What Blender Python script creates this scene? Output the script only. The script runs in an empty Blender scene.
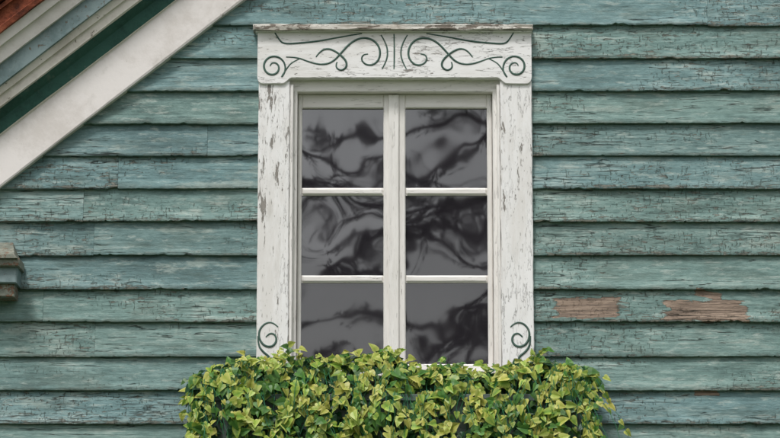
import bpy, math, random
from mathutils import Vector, noise, Matrix
random.seed(7)
R=random.random
def U(a,b): return a+(b-a)*random.random()
scene=bpy.context.scene
# ---------------------------------------------------------------- camera
CAM=Vector((0,-13.8,1.6)); Z0=4.15
cd=bpy.data.cameras.new("camera"); cam=bpy.data.objects.new("camera",cd)
scene.collection.objects.link(cam); scene.camera=cam
cam.location=CAM
look=(Vector((0,0,Z0))-CAM); DIST=look.length
cam.rotation_euler=look.to_track_quat('-Z','Y').to_euler()
cd.sensor_width=36; cd.lens=36*DIST/3.9; cd.clip_end=3000
F=look.normalized(); RT=Vector((1,0,0)); UP=RT.cross(F)
def P(px,py,d=0.0):
    """photo measurement -> metres on the plane standing d in front of the wall"""
    v=F*DIST+RT*((px-390)*0.005)+UP*((219-py)*0.005)
    t=(-d-CAM.y)/v.y
    p=CAM+v*t
    return p
def X(px,py=200,d=0.0): return P(px,py,d).x
def Zp(py,d=0.0): return P(390,py,d).z
# ---------------------------------------------------------------- node helpers
class NT:
    def __init__(s,name):
        s.m=bpy.data.materials.new(name); s.m.use_nodes=True
        s.t=s.m.node_tree; s.n=s.t.nodes; s.l=s.t.links
        s.b=s.n["Principled BSDF"]
        s.tc=s.n.new("ShaderNodeTexCoord").outputs["Object"]
    def set(s,inp,v):
        if hasattr(v,"links") or isinstance(v,bpy.types.NodeSocket): s.l.new(v,inp)
        else: inp.default_value=v
    def map(s,scale,vec=None,loc=(0,0,0)):
        n=s.n.new("ShaderNodeMapping"); s.l.new(vec or s.tc,n.inputs[0])
        n.inputs["Scale"].default_value=scale; n.inputs["Location"].default_value=loc
        return n.outputs[0]
    def noise(s,vec,scale=1,detail=4,rough=.55,dist=0):
        n=s.n.new("ShaderNodeTexNoise"); s.l.new(vec,n.inputs["Vector"])
        n.inputs["Scale"].default_value=scale; n.inputs["Detail"].default_value=detail
        n.inputs["Roughness"].default_value=rough; n.inputs["Distortion"].default_value=dist
        return n.outputs[0]
    def m_(s,op,a,b=0.0,c=None):
        n=s.n.new("ShaderNodeMath"); n.operation=op
        s.set(n.inputs[0],a); s.set(n.inputs[1],b)
        if c is not None: s.set(n.inputs[2],c)
        return n.outputs[0]
    def step(s,v,a,b):
        n=s.n.new("ShaderNodeMapRange"); n.interpolation_type='SMOOTHSTEP'
        s.set(n.inputs[0],v); n.inputs[1].default_value=a; n.inputs[2].default_value=b
        n.inputs[3].default_value=0; n.inputs[4].default_value=1
        return n.outputs[0]
    def rstep(s,v,a,b):
        return s.m_('SUBTRACT',1.0,s.step(v,a,b))
    def ramp(s,f,stops):
        n=s.n.new("ShaderNodeValToRGB"); s.l.new(f,n.inputs[0]); e=n.color_ramp.elements
        while len(e)<len(stops): e.new(.5)
        for i,(p,c) in enumerate(stops): e[i].position=p; e[i].color=(*c,1)
        return n.outputs[0]
    def mix(s,f,a,b,mode='MIX'):
        n=s.n.new("ShaderNodeMix"); n.data_type='RGBA'; n.blend_type=mode
        s.set(n.inputs[0],f)
        for k,v in ((6,a),(7,b)):
            if isinstance(v,tuple): v=(*v,1) if len(v)==3 else v
            s.set(n.inputs[k],v)
        return n.outputs[2]
    def attr(s,name):
        n=s.n.new("ShaderNodeAttribute"); n.attribute_name=name; return n.outputs
    def bump(s,h,strength=1,dist=.01,normal=None):
        n=s.n.new("ShaderNodeBump"); s.l.new(h,n.inputs["Height"])
        n.inputs["Strength"].default_value=strength; n.inputs["Distance"].default_value=dist
        if normal: s.l.new(normal,n.inputs["Normal"])
        return n.outputs[0]
    def out(s,col,rough=.7,normal=None,spec=.3):
        if isinstance(col,tuple): col=(*col,1)
        s.set(s.b.inputs["Base Color"],col); s.set(s.b.inputs["Roughness"],rough)
        s.b.inputs["Specular IOR Level"].default_value=spec
        if normal: s.l.new(normal,s.b.inputs["Normal"])
        return s.m
def lin(r,g,b): return tuple(((c/255)/12.92 if c/255<=.04045 else ((c/255+.055)/1.055)**2.4) for c in (r,g,b))
# ---------------------------------------------------------------- materials
def siding_mat():
    s=NT("weathered_teal_siding")
    rn=s.attr("rnd")
    n=s.n.new("ShaderNodeVectorMath"); n.operation='MULTIPLY_ADD'
    s.l.new(rn["Vector"],n.inputs[0]); n.inputs[1].default_value=(9,9,9); s.l.new(s.tc,n.inputs[2])
    v=n.outputs[0]
    sx=s.n.new("ShaderNodeSeparateXYZ"); s.l.new(s.tc,sx.inputs[0])
    sr=s.n.new("ShaderNodeSeparateXYZ"); s.l.new(rn["Vector"],sr.inputs[0])
    ed=s.attr("edge")["Fac"]
    big=s.noise(s.map((1.6,1,7),v),1,4,.65)
    streak=s.noise(s.map((5,1,75),v),1,5,.7,.3)
    mott=s.noise(s.map((24,10,46),v),1,5,.75)
    f=s.m_('ADD',s.m_('MULTIPLY',big,.48),s.m_('ADD',s.m_('MULTIPLY',streak,.32),s.m_('MULTIPLY',mott,.20)))
    c=s.ramp(f,[(.36,lin(78,100,96)),(.45,lin(108,136,131)),(.54,lin(134,161,155)),(.63,lin(178,194,186))])
    c2=s.ramp(f,[(.36,lin(76,102,104)),(.5,lin(112,143,146)),(.64,lin(160,182,181))])
    c=s.mix(s.m_('MULTIPLY',s.step(sr.outputs[0],.3,.95),.85),c,c2)
    br=s.n.new("ShaderNodeMapRange"); s.l.new(sr.outputs[1],br.inputs[0]); br.inputs[3].default_value=.88; br.inputs[4].default_value=1.14
    hv=s.n.new("ShaderNodeHueSaturation"); s.l.new(c,hv.inputs["Color"]); s.l.new(br.outputs[0],hv.inputs["Value"]); c=hv.outputs[0]
    pn=s.noise(s.map((9,5,40),v,(3,1,8)),1,6,.75)
    pale=s.step(pn,.53,.66)
    c=s.mix(s.m_('MULTIPLY',pale,.5),c,lin(188,198,190))
    # broad worn, chalky patches
    worn=s.step(s.noise(s.map((2.6,1,9),v,(11,3,5)),1,6,.72),.55,.66)
    c=s.mix(s.m_('MULTIPLY',worn,.42),c,lin(184,194,184))
    gr=s.step(s.noise(s.map((3,1,11),v,(8,3,1)),1,4,.65),.5,.66)
    c=s.mix(s.m_('MULTIPLY',gr,.35),c,lin(88,102,92))
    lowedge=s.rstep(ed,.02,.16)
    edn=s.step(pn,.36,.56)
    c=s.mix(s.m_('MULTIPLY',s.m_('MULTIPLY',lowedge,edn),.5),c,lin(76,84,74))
    area=s.step(s.noise(s.map((.9,1,3.2),v,(5,5,5)),1,2,.5),.44,.62)
    chn=s.noise(s.map((16,8,80),v,(1,2,3)),1,6,.7,.4)
    thr=s.m_('SUBTRACT',.71,s.m_('ADD',s.m_('MULTIPLY',area,.13),s.m_('MULTIPLY',lowedge,.08)))
    chip=s.step(s.m_('SUBTRACT',chn,thr),0,.02)
    fl=s.noise(s.map((95,20,30),v,(4,4,4)),1,2,.6)
    flake=s.m_('MULTIPLY',s.step(fl,.62,.67),s.step(area,.2,.9))
    nzp=s.m_('MULTIPLY',s.m_('SUBTRACT',s.noise(s.map((10,1,50)),1,4,.65),.5),1.1)
    def patch(x0,x1,y0,y1,seed,tilt=0):
        a=P(x0,y1); b=P(x1,y0); cx=(a.x+b.x)/2; cz=(a.z+b.z)/2; hx=(b.x-a.x)/2; hz=(b.z-a.z)/2
        dx=s.m_('SUBTRACT',sx.outputs[0],cx)
        dz=s.m_('SUBTRACT',sx.outputs[2],cz)
        dz=s.m_('ADD',dz,s.m_('MULTIPLY',dx,tilt))
        ax=s.m_('DIVIDE',s.m_('ABSOLUTE',dx),hx)
        az=s.m_('DIVIDE',s.m_('ABSOLUTE',dz),hz)
        return s.rstep(s.m_('ADD',s.m_('MAXIMUM',ax,az),nzp),.95,1.0)
    pts=[patch(554,619,298,319,1),patch(665,745,301,322,5),patch(695,721,291,299,9,.25),patch(694,718,391,396,12)]
    pm=pts[0]
    for q in pts[1:]: pm=s.m_('MAXIMUM',pm,q)
    woodg=s.noise(s.map((5,1,150),v),1,4,.65,.2)
    wood=s.ramp(woodg,[(.3,lin(88,78,70)),(.5,lin(138,120,105)),(.7,lin(178,158,140))])
    grey=s.ramp(woodg,[(.3,lin(68,68,62)),(.6,lin(134,130,118))])
    c=s.mix(s.m_('MULTIPLY',chip,.8),c,grey)
    c=s.mix(s.m_('MULTIPLY',flake,.6),c,lin(70,78,70))
    c=s.mix(pm,c,wood)
    cr=s.noise(s.map((1.6,1,34),v,(7,7,7)),1,4,.55,.2)
    crk=s.rstep(s.m_('ABSOLUTE',s.m_('SUBTRACT',cr,.5)),.003,.013)
    crk=s.m_('MULTIPLY',crk,s.step(big,.50,.58))
    c=s.mix(s.m_('MULTIPLY',crk,.8),c,lin(42,47,44))
    ck=s.step(s.noise(s.map((10,1,170),v,(2,7,7)),1,3,.6,.1),.61,.69)
    ck=s.m_('MULTIPLY',ck,s.m_('ADD',.3,s.m_('MULTIPLY',area,.7)))
    c=s.mix(s.m_('MULTIPLY',ck,.5),c,lin(62,73,69))
    h=s.m_('ADD',s.m_('MULTIPLY',streak,.5),s.m_('MULTIPLY',mott,.7))
    h=s.m_('SUBTRACT',h,s.m_('MULTIPLY',chip,.5)); h=s.m_('SUBTRACT',h,s.m_('MULTIPLY',crk,1.3))
    h=s.m_('SUBTRACT',h,s.m_('MULTIPLY',ck,.4)); h=s.m_('SUBTRACT',h,s.m_('MULTIPLY',pm,.7)); h=s.m_('SUBTRACT',h,s.m_('MULTIPLY',flake,.4))
    return s.out(c,.6,s.bump(h,1,.006),.3)
def paint(name,base,dark,wood=lin(120,108,94),scale=(1,1,1),amount=0.0,rough=.6,dirtc=lin(160,154,142),fine=1.0):
    s=NT(name); v=s.tc
    sc=lambda a:tuple(a[i]*scale[i] for i in range(3))
    n1=s.noise(s.map(sc((4,4,4))),1,3,.6); n2=s.noise(s.map(sc((30,30,30))),1,5,.75)
    c=s.mix(s.step(s.m_('ADD',s.m_('MULTIPLY',n1,.6),s.m_('MULTIPLY',n2,.4)),.38,.58),dark,base)
    g=s.step(s.noise(s.map(sc((11,11,11)),None,(3,3,3)),1,5,.75),.56,.76)
    c=s.mix(s.m_('MULTIPLY',g,.35),c,dirtc)
    area=s.step(s.noise(s.map((2.5,2.5,2.0),None,(1,8,4)),1,2,.5),.42,.68)
    chn=s.noise(s.map(sc((46,46,46)),None,(6,2,1)),1,6,.68,.3)
    thr=s.m_('SUBTRACT',.70-amount,s.m_('MULTIPLY',area,.10))
    chip=s.step(s.m_('SUBTRACT',chn,thr),0,.02)
    fk=s.step(s.noise(s.map(sc((120,120,120)),None,(2,2,9)),1,3,.6),.63,.68)
    chip=s.m_('MAXIMUM',chip,s.m_('MULTIPLY',fk,.6*fine))
    wg=s.noise(s.map(sc((60,60,60))),1,3,.6)
    wc=s.mix(wg,tuple(k*.5 for k in wood),tuple(min(1,k*1.4) for k in wood))
    c=s.mix(s.m_('MULTIPLY',chip,.85),c,wc)
    h=s.m_('MULTIPLY',n2,.6)
    if fine>0:
        cr=s.noise(s.map(sc((20,20,20)),None,(9,1,2)),1,4,.6)
        crk=s.m_('MULTIPLY',s.rstep(s.m_('ABSOLUTE',s.m_('SUBTRACT',cr,.5)),.001,.010),s.step(n1,.44,.58))
        c=s.mix(s.m_('MULTIPLY',crk,.5*fine),c,tuple(k*.5 for k in wood))
        h=s.m_('SUBTRACT',h,s.m_('MULTIPLY',crk,.6))
    h=s.m_('SUBTRACT',h,s.m_('MULTIPLY',chip,.6))
    return s.out(c,rough,s.bump(h,.8,.003),.3)
M_side=siding_mat()
W=lin(243,242,241); WD=lin(228,225,221)
gw=lin(122,115,106)
M_wv=paint("white_paint_vertical",W,WD,scale=(1,1,.2),amount=.035,wood=gw)
M_wh=paint("white_paint_horizontal",W,WD,scale=(.2,1,1),amount=.02,wood=gw)
M_wcap=paint("weathered_cap_paint",lin(220,216,208),lin(172,164,152),scale=(.3,1,1),amount=.12,wood=lin(110,98,86))
M_sv=paint("sash_paint_vertical",lin(240,237,233),lin(224,220,215),scale=(1,1,.12),amount=-.02,fine=.5,wood=gw)
M_sh=paint("sash_paint_horizontal",lin(240,237,233),lin(224,220,215),scale=(.12,1,1),amount=-.02,fine=.5,wood=gw)
M_scroll=paint("green_scroll_paint",lin(80,106,96),lin(56,82,74),amount=-.02,wood=lin(130,132,120),fine=0)
M_rakew=paint("rake_white_paint",lin(236,230,227),lin(218,211,206),amount=-.04,scale=(.5,.5,.5),fine=0)
M_rakec=paint("rake_cream_paint",lin(228,222,214),lin(202,194,185),amount=-.02,scale=(.5,.5,.5),fine=0)
M_raked=paint("rake_green_paint",lin(50,92,82),lin(36,72,64),amount=-.05,fine=0)
M_rakeg=paint("rake_greyblue_paint",lin(136,154,156),lin(108,128,130),amount=.0,fine=0)
M_box=paint("planter_paint",lin(96,108,104),lin(66,78,74),amount=-.03,scale=(.3,1,1),fine=.4)
def shingle():
    s=NT("rusty_roofing"); n1=s.noise(s.map((12,12,12)),1,6,.7)
    c=s.ramp(n1,[(.3,lin(60,30,22)),(.5,lin(130,68,46)),(.7,lin(170,104,76))])
    return s.out(c,.8,s.bump(n1,1,.01))
M_roof=shingle()
def glassm():
    s=NT("old_wavy_window_glass")
    a=s.noise(s.map((3.0,1,2.6)),1,0.0,.4,.3)
    b=s.noise(s.map((8,1,6),None,(3,0,1)),1,0.0,.4,.3)
    h=s.m_('ADD',s.m_('MULTIPLY',a,1.0),s.m_('MULTIPLY',b,.11))
    g=s.noise(s.map((3,1,3)),1,3,.6)
    m=s.out(s.mix(g,(.014,.012,.016),(.026,.023,.028)),.022,s.bump(h,1,.0021),.5)
    s.b.inputs["IOR"].default_value=2.4
    return m
M_glass=glassm()
def dark(name,c,r=.8):
    s=NT(name); n=s.noise(s.map((6,6,6)),1,3)
    return s.out(s.mix(n,tuple(k*.7 for k in c),tuple(k*1.2 for k in c)),r)
M_dark=dark("dark_sheathing",(.02,.018,.015))
# ---------------------------------------------------------------- mesh helpers
def mk(name,verts,faces,mat,parent=None,smooth=False,mats=None,fm=None):
    me=bpy.data.meshes.new(name); me.from_pydata([tuple(v) for v in verts],[],faces)
    if mats:
        for q in mats: me.materials.append(q)
        if fm: me.polygons.foreach_set("material_index",fm)
    elif mat: me.materials.append(mat)
    if smooth: me.polygons.foreach_set("use_smooth",[True]*len(me.polygons))
    me.update()
    o=bpy.data.objects.new(name,me); scene.collection.objects.link(o)
    if parent: o.parent=parent
    return o
def empty(name):
    o=bpy.data.objects.new(name,None); scene.collection.objects.link(o); return o
def nz(x,y,z): return noise.noise(Vector((x,y,z)))
_seed=[0]
def plank(name,x0,x1,d0,d1,z0,z1,mat,parent,ch=.004,jit=.0012,step=.02):
    """weathered timber: chamfered section swept along its longest side. d = distance in front of wall"""
    _seed[0]+=1; sd=_seed[0]*3.7
    if x0>x1:x0,x1=x1,x0
    L=(x1-x0,d1-d0,z1-z0); ax=0 if L[0]>=L[2] else 2
    a0,a1=(x0,x1) if ax==0 else (z0,z1)
    b0,b1=(z0,z1) if ax==0 else (x0,x1)
    c=min(ch,(b1-b0)*.3,(d1-d0)*.3)
    sec=[(b0,d0),(b0,d1-c),(b0+c,d1),((b0+b1)/2,d1),(b1-c,d1),(b1,d1-c),(b1,d0)]
    n=max(2,int((a1-a0)/step)); vs=[];fs=[]
    rings=[a0,a0+c]+[a0+(a1-a0)*i/n for i in range(1,n)]+[a1-c,a1]
    for i,a in enumerate(rings):
        for j,(b,d) in enumerate(sec):
            jb=nz(a*9,sd,j//3*5.)*jit+nz(a*45,sd,j//3*5.)*jit*.6; jd=nz(a*7,sd+9,j)*jit
            dd=d+jd
            if i in(0,len(rings)-1) and 0<j<6: dd=min(dd,d1-c)
            vs.append((a,-dd,b+jb) if ax==0 else (b+jb,-dd,a))
    k=len(sec)
    for i in range(len(rings)-1):
        for j in range(k-1):
            q=[i*k+j,i*k+j+1,(i+1)*k+j+1,(i+1)*k+j]
            fs.append(q if ax==2 else q[::-1])
        q=[i*k+k-1,i*k,(i+1)*k,(i+1)*k+k-1]; fs.append(q if ax==2 else q[::-1])
    e=list(range(k)); fs.append(e[::-1] if ax==2 else e)
    e=[(len(rings)-1)*k+j for j in range(k)]; fs.append(e if ax==2 else e[::-1])
    o=mk(name,vs,fs,mat,parent)
    import bmesh
    bm=bmesh.new(); bm.from_mesh(o.data); bmesh.ops.recalc_face_normals(bm,faces=bm.faces); bm.to_mesh(o.data); bm.free()
    return o
def box(name,x0,x1,y0,y1,z0,z1,mat,parent):
    vs=[(x,y,z) for x in(x0,x1) for y in(y0,y1) for z in(z0,z1)]
    fs=[(0,1,3,2),(4,6,7,5),(0,4,5,1),(2,3,7,6),(0,2,6,4),(1,5,7,3)]
    return mk(name,vs,fs,mat,parent)
# ---------------------------------------------------------------- house
house=empty("wooden_house")
A=P(0,187,.06); B=P(243,0,.06); u=(B-A).normalized(); slope=u.z/u.x
def rake_z(x): return A.z+(x-A.x)*slope
APX=2.1; APZ=rake_z(APX)
XL=-2.95; XR=2*APX-XL
def rakex(z):
    xl=A.x+(z+0.03-A.z)/slope - .06
    return max(XL,xl), min(XR,2*APX-xl)
lines_px=[26,59,91.5,124,156,189,222,255.5,289.5,322,357,390.5,424.5]
bounds=[Zp(p,.022) for p in lines_px]
e=bounds[0]-bounds[1]
while bounds[0]<APZ: bounds.insert(0,bounds[0]+e)
while bounds[-1]>.35: bounds.append(bounds[-1]-e)
i0=min(range(len(bounds)),key=lambda i:abs(bounds[i]-Zp(26,.022)))
wx0,wx1=X(290),X(500)
wz0,wz1=Zp(380),Zp(80)
J={0:[711],4:[207],5:[118],6:[84],7:[95],9:[46],10:[98],13:[624]}
vs=[];fs=[];rnd=[];edg=[]
def board(xa,xb,zl,zh,fine,k,rv):
    sd=R()*100
    dz=U(-.0015,.0015) ; dd=U(.001,.008); tz=U(-.0015,.0015)
    n=max(2,int((xb-xa)/(.008 if fine else .25)))
    hh=zh+.02-zl
    prof=[(0,.0),(0,.023),(.0025,.0265),(.012,.0262),(.25*hh,.0205),(.5*hh,.0150),(.75*hh,.009),(hh,.003)]
    base=len(vs)
    for i in range(n+1):
        x=xa+(xb-xa)*i/n
        sag=nz(x*.9,sd,1)*.0055+nz(x*3,sd,5)*.0028+tz*(i/n-.5)*2
        rag=nz(x*22,sd,2)*.0018+nz(x*70,sd,3)*.0014
        ch=max(0,nz(x*11,sd,8)-.36)*.035+max(0,nz(x*37,sd,18)-.38)*.02
        warp=nz(x*1.6,sd,4)*.006+nz(x*6,sd,6)*.0022
        if not fine: sag=rag=ch=warp=0
        for j,(z,d) in enumerate(prof):
            w=max(0,1-j/5) if j>1 else 1
            zz=zl+dz+z+sag*w+(rag+ch)*(1 if j<3 else (.5 if j==3 else 0))
            dj=d+dd*(1 if 0<j<4 else .4 if j<7 and j else 0)+warp*(1 if 0<j<4 else .4 if j<7 and j else 0)
            if j: dj+=nz(x*14,sd+j,z*20)*.0008
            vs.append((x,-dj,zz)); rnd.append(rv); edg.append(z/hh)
        if i:
            a=base+(i-1)*8;b=base+i*8
            for j in range(7): fs.append((a+j,b+j,b+j+1,a+j+1))
    a=base; fs.append(tuple(a+j for j in range(7,-1,-1)) ); a=base+n*8; fs.append(tuple(a+j for j in range(8)))
cx0,cx1=X(259),X(530)
ctop=Zp(31)
for i in range(1,len(bounds)):
    zl,zh=bounds[i],bounds[i-1]
    k=i-i0
    xa,xb=rakex(zl)
    js=[]
    if k in J: js=[X(p) for p in J[k]]
    cuts=[xa]+[j for j in js if xa+.1<j<xb-.1]+[min(xb-.2,2.35+R())*1.0]+[xb]
    cuts=sorted(set(c for c in cuts if xa<=c<=xb))
    fine=-1<=k<=14
    hue=R(); bri=R()
    for a,b in zip(cuts[:-1],cuts[1:]):
        segs=[(a,b)]
        if zl<ctop-.02 and zh>Zp(382):
            segs=[]
            if a<cx0+.02: segs.append((a,min(b,cx0+.015)))
            if b>cx1-.02: segs.append((max(a,cx1-.015),b))
        for (p,q) in segs:
            if q-p<.03: continue
            g=.0005
            hu=min(1,max(0,hue+U(-.15,.15)+(.25 if q<0 else -.05)))
            board(p+(g if p!=xa else 0),q-g,zl,zh,fine,k,(hu,min(1,max(0,bri+U(-.2,.2))),R()))
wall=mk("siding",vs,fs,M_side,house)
at=wall.data.attributes.new("rnd",'FLOAT_VECTOR','POINT'); at.data.foreach_set("vector",[c for v in rnd for c in v])
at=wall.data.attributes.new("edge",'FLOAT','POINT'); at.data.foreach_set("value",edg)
def poly(name,pts,mat,par): return mk(name,pts,[tuple(range(len(pts)))],mat,par)
ez=rake_z(XL)
zt0,zt1=wz0,wz1
poly("sheathing_left",[(XL,.004,0),(wx0,.004,0),(wx0,.004,rake_z(wx0)),(XL,.004,ez)],M_dark,house)
poly("sheathing_right",[(wx1,.004,0),(XR,.004,0),(XR,.004,ez),(APX,.004,APZ),(wx1,.004,rake_z(wx1))],M_dark,house)
poly("sheathing_below",[(wx0,.004,0),(wx1,.004,0),(wx1,.004,zt0),(wx0,.004,zt0)],M_dark,house)
poly("sheathing_above",[(wx0,.004,zt1),(wx1,.004,zt1),(wx1,.004,rake_z(wx1)),(wx0,.004,rake_z(wx0))],M_dark,house)
side=dark("side_wall_paint",lin(110,140,134))
poly("side_wall_left",[(XL,.004,0),(XL,.004,ez),(XL,8,ez),(XL,8,0)],side,house)
poly("side_wall_right",[(XR,.004,0),(XR,8,0),(XR,8,ez),(XR,.004,ez)],side,house)
poly("rear_wall",[(XL,8,0),(XL,8,ez),(APX,8,APZ),(XR,8,ez),(XR,8,0)],side,house)
box("foundation",XL-.03,XR+.03,-.05,7.9,-.1,.34,dark("stone_foundation",(.25,.24,.22)),house)
nrm=Vector((-u.z,0,u.x))
def off(x1,y0,d):
    p=(P(x1*.5,y0*.5,d)); return (p-A).dot(nrm)
prof=[
 (off(243,187,.06),-.0,0),(off(243,187,.06),.06,0),
 (off(240,185,.06),.064,0),(off(178,136,.06),.062,0),(off(176,134,.072),.078,1),(off(158,119,.085),.088,1),(off(143,108,.13),.13,2),
 (off(140,106,.15),.15,2),(off(126,96,.155),.155,2),(off(124,95,.17),.17,2),(off(113,87,.18),.18,3),
 (off(111,85,.20),.20,3),(off(84,65,.205),.205,0),
 (off(82,63,.225),.225,0),(off(62,48,.24),.24,2),(off(60,46,.262),.262,0),(off(44,35,.275),.275,4),
 (off(42,33,.30),.30,4),(off(34,27,.305),.305,4),(off(33,26,.285),.285,4),(off(14,11,.29),.29,4),(off(12,10,.31),.31,4),(off(6,5,.31),.31,4),
 (off(6,5,.31)+.012,-.1,4),(off(60,46,.262),-.1,2)]
def rake(sgn,name):
    S0=-1.3; S1=(APX-A.x)/u.x
    vs=[];fs=[];fm=[]
    n=160; k=len(prof)
    for i in range(n+1):
        s=S0+(S1-S0)*i/n
        for j,(o,d,m) in enumerate(prof):
            w=nz(s*1.5,j*3.1,0)*.003+nz(s*14,j*3.1,2)*.0014
            p=A+u*s+nrm*(o+w)
            if i==n: p=Vector((APX,0,A.z+(APX-A.x)*slope+(o)/nrm.z))
            x=p.x if sgn>0 else 2*APX-p.x
            vs.append((x,-d,p.z))
    for i in range(n):
        for j in range(k):
            q=(i*k+j,(i+1)*k+j,(i+1)*k+(j+1)%k,i*k+(j+1)%k)
            fs.append(q if sgn>0 else q[::-1]); fm.append(prof[j][2])
    fs.append(tuple(range(k))); fm.append(0)
    return mk(name,vs,fs,None,house,mats=[M_rakew,M_raked,M_rakec,M_rakeg,M_roof],fm=fm)
rake(1,"rake_trim"); rake(-1,"rake_trim_right")
o_top=prof[-3][0]
for sg in(1,-1):
    pts=[]
    for s in(-1.3,(APX-A.x)/u.x+.2):
        p=A+u*s+nrm*(o_top+.014)
        x=p.x if sg>0 else 2*APX-p.x
        pts+= [(x,-.33,p.z),(x,8.3,p.z)]
    th=.03
    vs2=pts+[(a,b,c+th) for a,b,c in pts]
    mk("roof_slope",vs2,[(0,1,3,2),(4,6,7,5),(0,2,6,4),(1,5,7,3),(0,4,5,1),(2,3,7,6)],M_roof,house)
# ---- eave return at the left edge
def ER(nm,x0,x1,d,y0,y1,m): plank(nm,X(x0,270,d),X(x1,270,d),-.0+.026,d,Zp(y1,d),Zp(y0,d),m,house,ch=.006)
M_ret=paint("return_old_paint",lin(160,160,146),lin(112,118,108),amount=.12,wood=lin(126,92,70))
ER("eave_return_lower",-90,15,.16,283,297,M_ret)
ER("eave_return_body",-90,17,.19,266,283,M_rakeg)
ER("eave_return_moulding",-90,19,.22,258,266,M_ret)
d=.24; x0,x1=X(-90,250,d),X(17,250,d); z0,z1=Zp(258,d),Zp(245,d)
mk("eave_return_cap",[(x0,-.026,z0),(x1,-.026,z0),(x1+.004,-d,z0),(x0,-d,z0),(x0,-.026,z1+.05),(x1-.05,-.026,z1+.05),(x1-.012,-d,z0+.018),(x0,-d,z0+.018)],
   [(0,3,2,1),(4,5,6,7),(3,7,6,2),(1,2,6,5),(0,1,5,4),(0,4,7,3)],M_ret,house)
# ---------------------------------------------------------------- window
win=empty("casement_window"); win.parent=house
D=.052
zb=Zp(379,D)
zc=Zp(81,D)
plank("casing_left",X(257.5,220,D),X(289,220,D),.0,D,zb,zc,M_wv,win,jit=.002)
plank("casing_right",X(501,220,D),X(533,220,D),.0,D,zb,zc,M_wv,win,jit=.002)
plank("bead_left",X(289.3,220,D-.01),X(292.5,220,D-.01),.0,D-.008,zb,Zp(84,D),M_sv,win,ch=.003)
plank("bead_right",X(497.5,220,D-.01),X(500.7,220,D-.01),.0,D-.008,zb,Zp(84,D),M_sv,win,ch=.003)
DH=.064
def header():
    hx0,hx1=X(257.5,55,DH),X(531.5,55,DH); zt=Zp(30,DH); zm=Zp(78,DH); zl=Zp(84,DH)
    earw=.155; r=.03
    bot=[]
    N=260
    for i in range(N+1):
        x=hx0+(hx1-hx0)*i/N
        e_=min(x-hx0,hx1-x)
        if e_<earw-.03: z=zl
        elif e_<earw+.02:
            t=(e_-(earw-.03))/.05; z=zl+(zm-zl)*(t*t*(3-2*t))
        else: z=zm
        if e_<r: z+= r-math.sqrt(max(0,r*r-(r-e_)**2))
        z+=nz(x*30,3,3)*.0012+nz(x*8,1,2)*.0012
        bot.append((x,z))
    vs=[];fs=[]
    c=.004
    for (x,z) in bot:
        j=nz(x*20,7,7)*.001
        vs+=[(x,0,z),(x,-DH+c,z),(x,-DH,z+c),(x,-DH+j,(z+zt)/2),(x,-DH,zt),(x,0,zt)]
    for i in range(N):
        a=i*6;b=a+6
        for j in range(5): fs.append((a+j,a+j+1,b+j+1,b+j)[::-1])
    fs.append((0,1,2,3,4,5)); fs.append(tuple((N*6+j) for j in range(5,-1,-1)))
    mk("header_board",vs,fs,M_wh,win)
header()
plank("header_cap",X(253,26,.10),X(533,26,.10),.0,.10,Zp(29.5,.10),Zp(24,.10),M_wcap,win,jit=.004,ch=.005)
plank("header_cap_fillet",X(255.5,28,.08),X(532,28,.08),.0,.08,Zp(31.8,.08),Zp(29.4,.10)-.0005,M_wh,win,jit=.001,ch=.003)
SD=-.035
jl0,jl1=X(288,220,0),X(297,220,SD)
jr0,jr1=X(493,220,SD),X(502,220,0)
plank("jamb_left",jl0-.01,jl1,-.12,.012,zb,Zp(86,0),M_sv,win,jit=.0008)
plank("jamb_right",jr1+.01,jr0,-.12,.012,zb,Zp(86,0),M_sv,win,jit=.0008)
plank("jamb_head",jl0-.01,jr1+.01,-.12,.013,Zp(94,SD),Zp(74,0),M_sh,win,jit=.0008)
gz=[(108,187),(195,274.5),(283,364)]
def sash(nm,xa,xb,ga,gb):
    e_=empty(nm); e_.parent=win
    T=SD
    zbot,ztop=Zp(376,T),Zp(94,T)-.001
    gX0,gX1=X(ga,220,T),X(gb,220,T)
    plank("stile_left",X(xa,220,T),gX0,T-.045,T,zbot,ztop,M_sv,e_,ch=.005,jit=.0008)
    plank("stile_right",gX1,X(xb,220,T),T-.045,T,zbot,ztop,M_sv,e_,ch=.005,jit=.0008)
    plank("top_rail",gX0,gX1,T-.045,T-.0015,Zp(108,T),ztop,M_sh,e_,ch=.005,jit=.0008)
    plank("bottom_rail",gX0,gX1,T-.045,T-.0015,zbot,Zp(364,T),M_sh,e_,ch=.005,jit=.0008)
    plank("muntin_upper",gX0,gX1,T-.04,T-.003,Zp(195,T),Zp(187.5,T),M_sh,e_,ch=.010,jit=.0008)
    plank("muntin_lower",gX0,gX1,T-.04,T-.003,Zp(282.5,T),Zp(275,T),M_sh,e_,ch=.010,jit=.0008)
    for a,b in gz:
        z0,z1=Zp(b,T)-.004,Zp(a,T)+.004
        ty=U(-.0012,.0012); tx=U(-.0012,.0012)
        y=-T+.022
        mk("pane",[(gX0-.004,y-ty,z0),(gX1+.004,y+ty,z0),(gX1+.004,y+ty+tx,z1),(gX0-.004,y-ty+tx,z1)],[(0,1,2,3)],M_glass,e_)
    return e_
sash("sash_left",297.4,393.6,301.5,383.5)
sash("sash_right",395.2,492.6,405.5,487.5)
plank("astragal",X(388.5,220,SD),X(399,220,SD),SD-.0,SD+.012,Zp(376,SD),Zp(95,SD),M_sv,win,ch=.006,jit=.0008)
plank("sill",X(250,375,.09),X(541,375,.09),-.12,.095,Zp(383,.09),Zp(375.5,.09),M_wh,win,jit=.002,ch=.006)
plank("apron",X(259,383,.04),X(532,383,.04),0,.04,Zp(402,.04),Zp(383,.09)-.001,M_wh,win)
box("room",jl0-.5,jr1+.5,.2,1.6,zb-.3,Zp(60),dark("dark_room",(.03,.028,.026)),win)
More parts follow.
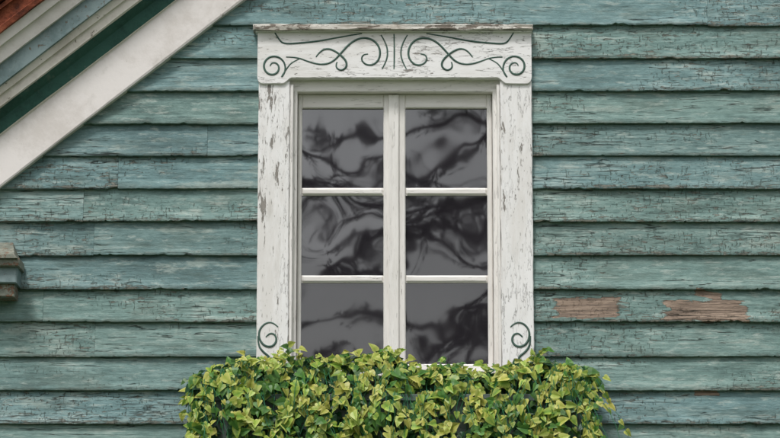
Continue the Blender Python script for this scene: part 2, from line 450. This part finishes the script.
def curve(name,pts,d,w,par,taper=True):
    cu=bpy.data.curves.new(name,'CURVE'); cu.dimensions='3D'
    sp=cu.splines.new('NURBS'); sp.points.add(len(pts)-1); n=len(pts)
    for i,(a,b) in enumerate(pts):
        q=P(a,b,d); sp.points[i].co=(q.x,-d+.001,q.z,1)
        sp.points[i].radius=(.55+.45*math.sin(math.pi*(i+.5)/n)) if taper else 1
    sp.use_endpoint_u=True; sp.order_u=3; sp.resolution_u=6
    cu.bevel_depth=w; cu.bevel_resolution=2; cu.materials.append(M_scroll)
    o=bpy.data.objects.new(name,cu); scene.collection.objects.link(o); o.parent=par
    return o
def spiral(cx,cy,r0,r1,a0,turns,n=None):
    n=n or int(abs(turns)*16)
    return [(cx+(r0+(r1-r0)*i/n)*math.cos(math.radians(a0)+2*math.pi*turns*i/n),
             cy+(r0+(r1-r0)*i/n)*math.sin(math.radians(a0)+2*math.pi*turns*i/n)) for i in range(n+1)]
MX=394.2
def both(nm,pts,d,w):
    curve(nm,pts,d,w,scr); curve(nm+"_mirrored",[(2*MX-a,b) for a,b in pts],d,w,scr)
scr=empty("scrollwork"); scr.parent=win
d=DH; w=.0058
both("ear_spiral",spiral(273,67,3,13.5,200,1.6)+[(287,68),(292,62),(299,59)],d,w)
both("long_wave",[(286,57),(297,57),(309,62),(322,65),(333,62),(341,53),(351,42),(363,37),(374,40),(380,48),(380,58),(374,65),(366,65),(361,60),(363,54),(368,54)],d,w)
both("mid_curl",[(316,57),(320,51),(328,48),(337,52),(346,60),(347,67),(341,71),(335,67),(337,62)],d,w)
both("bar",[(274,31),(279,40),(284,44),(300,43),(320,41),(340,37),(362,33.5)],d,w*.9)
both("centre_bow",[(381,35),(386,43),(388,53),(386,62),(382,69)],d,w*.8)
curve("centre_stem",[(394,34),(394.3,45),(394.3,58),(394,69)],d,w*.8,scr)
d=D
both("foot_scroll",[(278,327),(273,322),(265,323),(259,330),(259,339),(264,346),(272,347),(277,341),(275,334),(269,333),(266,337)],d,w)
both("foot_tail",[(258,336),(258,345),(263,352),(270,357),(270,364),(265,369)],d,w)
# ---------------------------------------------------------------- window box + plant
wb=empty("window_box_planter")
bx0,bx1=X(212,410,.30),X(582,410,.30); bz1=Zp(394,.30); bz0=bz1-.30
plank("front_board",bx0,bx1,.24,.26,bz0,bz1,M_box,wb,ch=.004)
plank("front_rim",bx0-.012,bx1+.012,.2605,.272,bz1-.03,bz1+.004,M_box,wb)
plank("back_board",bx0,bx1,.055,.075,bz0,bz1,M_box,wb)
plank("bottom_board",bx0+.001,bx1-.001,.0755,.2395,bz0+.002,bz0+.02,M_box,wb)
for xx in(bx0,bx1-.02):
    box("end_board",xx+.0005,xx+.0195,-.2395,-.0755,bz0+.021,bz1-.002,M_box,wb)
soil=dark("soil",(.03,.022,.015))
box("soil",bx0+.02,bx1-.02,-.239,-.076,bz0+.03,bz1-.03,soil,wb)
for xx in(bx0+.25,bx1-.29):
    mk("bracket",[(xx,-.026,bz0),(xx+.04,-.026,bz0),(xx+.04,-.23,bz0),(xx,-.23,bz0),(xx,-.026,bz0-.25),(xx+.04,-.026,bz0-.25)],
       [(0,1,2,3),(0,4,5,1),(3,2,5,4),(0,3,4),(1,5,2)],M_box,wb)
def leafmat():
    s=NT("vine_leaf")
    a=s.attr("col"); 
    n=s.noise(s.map((60,60,60)),1,2,.6)
    c=s.mix(s.m_('MULTIPLY',n,.2),a["Color"],(.05,.10,.02))
    m=s.out(c,.42,None,.4)
    tr=s.n.new("ShaderNodeBsdfTranslucent"); s.l.new(c,tr.inputs[0])
    mx=s.n.new("ShaderNodeMixShader"); mx.inputs[0].default_value=.22
    s.l.new(s.b.outputs[0],mx.inputs[1]); s.l.new(tr.outputs[0],mx.inputs[2])
    s.l.new(mx.outputs[0],s.n["Material Output"].inputs["Surface"])
    return m
M_leaf=leafmat()
top=[(184,404),(192,388),(200,376),(215,369),(235,364),(262,363),(285,366),(305,364),(330,363),(350,362),(368,358),(385,352),(398,357),(410,371),(430,375),(452,372),(475,377),(498,373),(520,368),(545,364),(565,366),(582,369),(594,378),(600,392)]
def topy(px):
    for (a,b),(c,e_) in zip(top[:-1],top[1:]):
        if a<=px<=c: return b+(e_-b)*(px-a)/(c-a)+8*nz(px*.09,1,4)
    return 397
lv=[];lf=[];lc=[]
def leaf(pos,nrm_,tip,L,typ):
    nrm_=nrm_.normalized(); tip=(tip-nrm_*tip.dot(nrm_)).normalized(); sdv=tip.cross(nrm_)
    wd=U(.7,1.0)
    half=[(.15,-.08),(.38,-.07),(.50,.12),(.43,.34),(.32,.58),(.15,.82)]
    mid=[(0,0),(0,.33),(0,.66),(0,1.04)]
    fold=U(0,.4); dr=U(.1,.6); b=len(lv)
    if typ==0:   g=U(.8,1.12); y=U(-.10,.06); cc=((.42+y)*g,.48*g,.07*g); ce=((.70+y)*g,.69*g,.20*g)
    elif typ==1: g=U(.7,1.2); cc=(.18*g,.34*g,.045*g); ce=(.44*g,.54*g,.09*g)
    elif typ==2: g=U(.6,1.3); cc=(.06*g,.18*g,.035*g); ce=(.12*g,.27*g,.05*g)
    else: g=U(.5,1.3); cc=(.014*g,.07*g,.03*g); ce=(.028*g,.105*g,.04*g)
    def add(x,y,col):
        z=fold*abs(x)-dr*y*y*.5+ (math.sin(y*9+b)*.02)
        lv.append(pos+sdv*(x*L*wd)+tip*(y*L)+nrm_*(z*L)); lc.append((*col,1))
    for x,y in mid: add(x,y,cc)
    for x,y in half: add(x,y,ce)
    for x,y in half: add(-x,y,ce)
    r=[b+4+i for i in range(6)]; l=[b+10+i for i in range(6)]
    m0,m1,m2,m3=b,b+1,b+2,b+3
    for q,fl in((r,0),(l,1)):
        for f_ in((m0,q[0],q[1]),(m0,q[1],q[2],m1),(m1,q[2],q[3]),(m1,q[3],q[4],m2),(m2,q[4],q[5],m3)):
            lf.append(f_ if not fl else f_[::-1])
def surf(px,t):
    ty=topy(px); lump=.06*nz(px*.045,t*3,6)+.05*nz(px*.1,t*6,2)
    if t<.25:
        a=t/.25; d=.10+.12*a+lump*a; py=ty+6*(1-a)**2
        return P(px,py,d),Vector((0,-.35-.4*a,.9-.3*a))
    a=(t-.25)/.75
    d=.23+.10*math.sin(min(1,a*1.6)*math.pi/2)+lump
    return P(px,ty+ (104+ 24*nz(px*.035,2,2))*a,d),Vector((0,-1,.35*(1-a)))
cnt=0
for i in range(5200):
    px=U(188,597); t=U(0,1)**.9
    p,n0=surf(px,t)
    cl=nz(px*.05,t*3.2,0)+.6*nz(px*.12,t*8,4)
    inner=R()
    outer=inner<.42
    hole=nz(px*.065,t*3+7,9)+.7*nz(px*.16,t*6,3)
    if t>.15 and outer and hole>.12: continue      # dark hollows between the trusses of leaves
    if t>.3 and hole>.40-.34*(t-.3): continue
    if t>.4 and R()<(t-.4)*.35: continue
    if 403<px<418 and .26<t<.5 and R()<.7: continue
    if (243<px<260 or 382<px<398) and t>.75 and R()<.7: continue
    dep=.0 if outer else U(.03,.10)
    p=p+Vector((0,dep,0))+Vector((U(-.012,.012),U(-.035,.02),U(-.02,.018)))
    nn=n0+Vector((U(-.9,.9),U(-.5,.4),U(-.6,.8)))
    tip=Vector((U(-1.1,1.1),-.35,-.8+U(-.3,1.1)))
    if t<.2 and R()<.5: tip=Vector((U(-1,1),-.3,U(-.2,1)))
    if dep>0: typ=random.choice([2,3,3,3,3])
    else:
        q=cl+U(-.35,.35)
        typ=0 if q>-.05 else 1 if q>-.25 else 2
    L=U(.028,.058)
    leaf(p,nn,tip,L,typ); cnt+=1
stems=[]
for i in range(190):
    px=U(192,594) if i>36 else random.choice([U(186,214),U(578,602)])
    base,_=surf(min(max(px,190),596),U(.0,.3) if i>36 else U(.2,.95)); k=random.randint(2,6)
    side_=(-.7 if px<215 else .7 if px>575 else 0)
    dirv=Vector((U(-1,1)+side_,-.4,U(.0,1.3) if not side_ else U(-.8,.5))).normalized(); path=[base]
    for j in range(k):
        dirv=(dirv+Vector((U(-.3,.3),U(-.1,.1),-.24))).normalized(); path.append(path[-1]+dirv*.021)
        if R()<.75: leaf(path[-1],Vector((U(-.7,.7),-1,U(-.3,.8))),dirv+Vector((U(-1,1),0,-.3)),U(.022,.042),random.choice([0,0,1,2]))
    stems.append(path)
for i in range(300):
    px=U(192,594); p,_=surf(px,U(.05,.5)); path=[p]; dx=U(-.5,.5)
    for j in range(random.randint(4,14)):
        p=p+Vector((dx*.03+U(-.009,.009),-.001 if j>2 else -.016,-.026)); path.append(p)
        if R()<.3: leaf(p,Vector((U(-.7,.7),-1,U(-.1,.7))),Vector((U(-1,1),-.2,-1)),U(.026,.05),random.choice([0,0,1,2]))
    stems.append(path)
for path in stems:
    b=len(lv)
    for q in path:
        for a in range(3):
            an=a*2.094; lv.append(q+Vector((math.cos(an)*.0018,math.sin(an)*.0018,0))); lc.append((.05,.24,.12,1))
    for i in range(len(path)-1):
        for a in range(3):
            lf.append((b+i*3+a,b+i*3+(a+1)%3,b+(i+1)*3+(a+1)%3,b+(i+1)*3+a))
pl=mk("trailing_vine_plant",lv,lf,M_leaf)
ca=pl.data.color_attributes.new("col",'FLOAT_COLOR','POINT'); ca.data.foreach_set("color",[c for v in lc for c in v])
# ---------------------------------------------------------------- ground
s=NT("grass_ground"); n=s.noise(s.map((.4,.4,.4)),1,5,.7)
gm=s.out(s.ramp(n,[(.3,(.035,.05,.02)),(.7,(.08,.11,.04))]),.95)
mk("ground",[(-1500,-1500,0),(1500,-1500,0),(1500,1500,0),(-1500,1500,0)],[(0,1,2,3)],gm)
# ---------------------------------------------------------------- trees opposite the house (seen in the panes)
s=NT("bark"); n=s.noise(s.map((6,6,2)),1,4,.7); M_bark=s.out(s.ramp(n,[(.3,(.03,.022,.016)),(.7,(.09,.07,.055))]),.9)
s=NT("conifer_foliage"); n=s.noise(s.map((1.5,1.5,1.5)),1,2); M_con=s.out(s.ramp(n,[(.3,(.02,.03,.018)),(.7,(.05,.07,.035))]),.8)
def tree(loc,H,reach,seed,dens=1.0,lo=.35,hi=.8):
    random.seed(seed); vs=[];fs=[];fm=[]
    def tube(path,r0,r1,k=6):
        b=len(vs); n=len(path)
        for i,q in enumerate(path):
            dr=(path[min(i+1,n-1)]-path[max(i-1,0)]).normalized()
            a=dr.orthogonal().normalized(); c=dr.cross(a); r=r0+(r1-r0)*i/(n-1)
            for j in range(k):
                t=2*math.pi*j/k; vs.append(q+a*(math.cos(t)*r)+c*(math.sin(t)*r))
        for i in range(n-1):
            for j in range(k):
                fs.append((b+i*k+j,b+i*k+(j+1)%k,b+(i+1)*k+(j+1)%k,b+(i+1)*k+j)); fm.append(0)
    L=Vector(loc)
    tr=[L+Vector((nz(i*.4,seed,0)*.5,nz(i*.4,seed,5)*.5,H*i/14)) for i in range(15)]
    tube(tr,H*.012,.03,10)
    def spray(p,dr,ln):
        sd=dr.cross(Vector((0,0,1))).normalized()
        n=int(ln/.085)
        for i in range(n):
            q=p+dr*(i*.085)+Vector((0,0,-.1*(i/n)**2))
            for sg in(-1,1):
                l2=(ln-i*.085)*.40+.08
                dd=(dr*.9+sd*sg*U(.4,.9)+Vector((0,0,U(-.4,.3)))).normalized()
                wv=dd.cross(Vector((U(-.5,.5),U(-.5,.5),1))).normalized()*U(.010,.022)
                b=len(vs); vs.extend([q-wv,q+wv,q+dd*l2*.6+wv*1.3,q+dd*l2,q+dd*l2*.6-wv*1.3]); fs.append((b,b+1,b+2,b+3,b+4)); fm.append(1)
    z=H*.2
    while z<H*.97:
        f=(z/H); rl=reach*(1-f)**.5*U(.7,1.2)
        base=tr[min(13,int(f*14))].lerp(tr[min(14,int(f*14)+1)],f*14%1)
        for q in range(random.randint(2,4)):
            an=U(0,6.283); dr=Vector((math.cos(an),math.sin(an),U(-.1,.45)))
            path=[base]; n=10
            for i in range(n):
                dr=(dr+Vector((U(-.18,.18),U(-.18,.18),U(-.12,.08)))).normalized(); path.append(path[-1]+dr*rl/n)
            tube(path,.06*rl/3,.012,5)
            for i in range(3,n+1):
                for m in range(int(4*dens)):
                    if R()<.3: continue
                    t=R(); pp=path[i-1].lerp(path[i],t)
                    d2=(dr+Vector((U(-.9,.9),U(-.9,.9),U(-.2,.3)))).normalized()
                    spray(pp,d2,U(.35,.85))
        z+=U(lo,hi)
    return mk("pine_tree",vs,fs,None,None,mats=[M_bark,M_con],fm=fm)
tree((-1.9,-27,0),19,4.4,3,1.0,.38,.8)
tree((2.4,-28,0),20,4.4,11,1.0,.38,.8)
tree((-9,-33,0),15,4,21,.7)
tree((11,-36,0),16,4,31,.7)
# ---------------------------------------------------------------- light
w_=bpy.data.worlds.new("World"); scene.world=w_; w_.use_nodes=True
nt=w_.node_tree; bg=nt.nodes["Background"]
sky=nt.nodes.new("ShaderNodeTexSky"); sky.sky_type='NISHITA'; sky.sun_disc=False
el=math.radians(58); az=math.radians(203)
sky.sun_elevation=el; sky.sun_rotation=az; sky.air_density=1.2; sky.dust_density=3.0
hs=nt.nodes.new("ShaderNodeHueSaturation"); hs.inputs["Saturation"].default_value=.22
nt.links.new(sky.outputs[0],hs.inputs["Color"])
tc=nt.nodes.new("ShaderNodeTexCoord"); mp=nt.nodes.new("ShaderNodeMapping"); mp.inputs["Scale"].default_value=(3,3,7)
nt.links.new(tc.outputs["Generated"],mp.inputs[0])
cn=nt.nodes.new("ShaderNodeTexNoise"); cn.inputs["Scale"].default_value=1.4; cn.inputs["Detail"].default_value=4; nt.links.new(mp.outputs[0],cn.inputs["Vector"])
mr=nt.nodes.new("ShaderNodeMapRange"); nt.links.new(cn.outputs[0],mr.inputs[0]); mr.inputs[1].default_value=.3; mr.inputs[2].default_value=.7; mr.inputs[3].default_value=.6; mr.inputs[4].default_value=1.35
mu=nt.nodes.new("ShaderNodeVectorMath"); mu.operation='SCALE'; nt.links.new(hs.outputs[0],mu.inputs[0]); nt.links.new(mr.outputs[0],mu.inputs["Scale"])
nt.links.new(mu.outputs[0],bg.inputs[0]); bg.inputs[1].default_value=.14
sd_=bpy.data.lights.new("sun",'SUN'); sd_.energy=2.0; sd_.angle=math.radians(11); sd_.color=(1,.975,.95)
so=bpy.data.objects.new("sun",sd_); scene.collection.objects.link(so)
sdir=Vector((math.sin(az)*math.cos(el),math.cos(az)*math.cos(el),math.sin(el)))
so.rotation_euler=sdir.to_track_quat('Z','Y').to_euler(); so.location=(-5,-10,15)
scene.view_settings.view_transform='Standard'; scene.view_settings.look='None'; scene.view_settings.exposure=0
print("leaves",cnt)
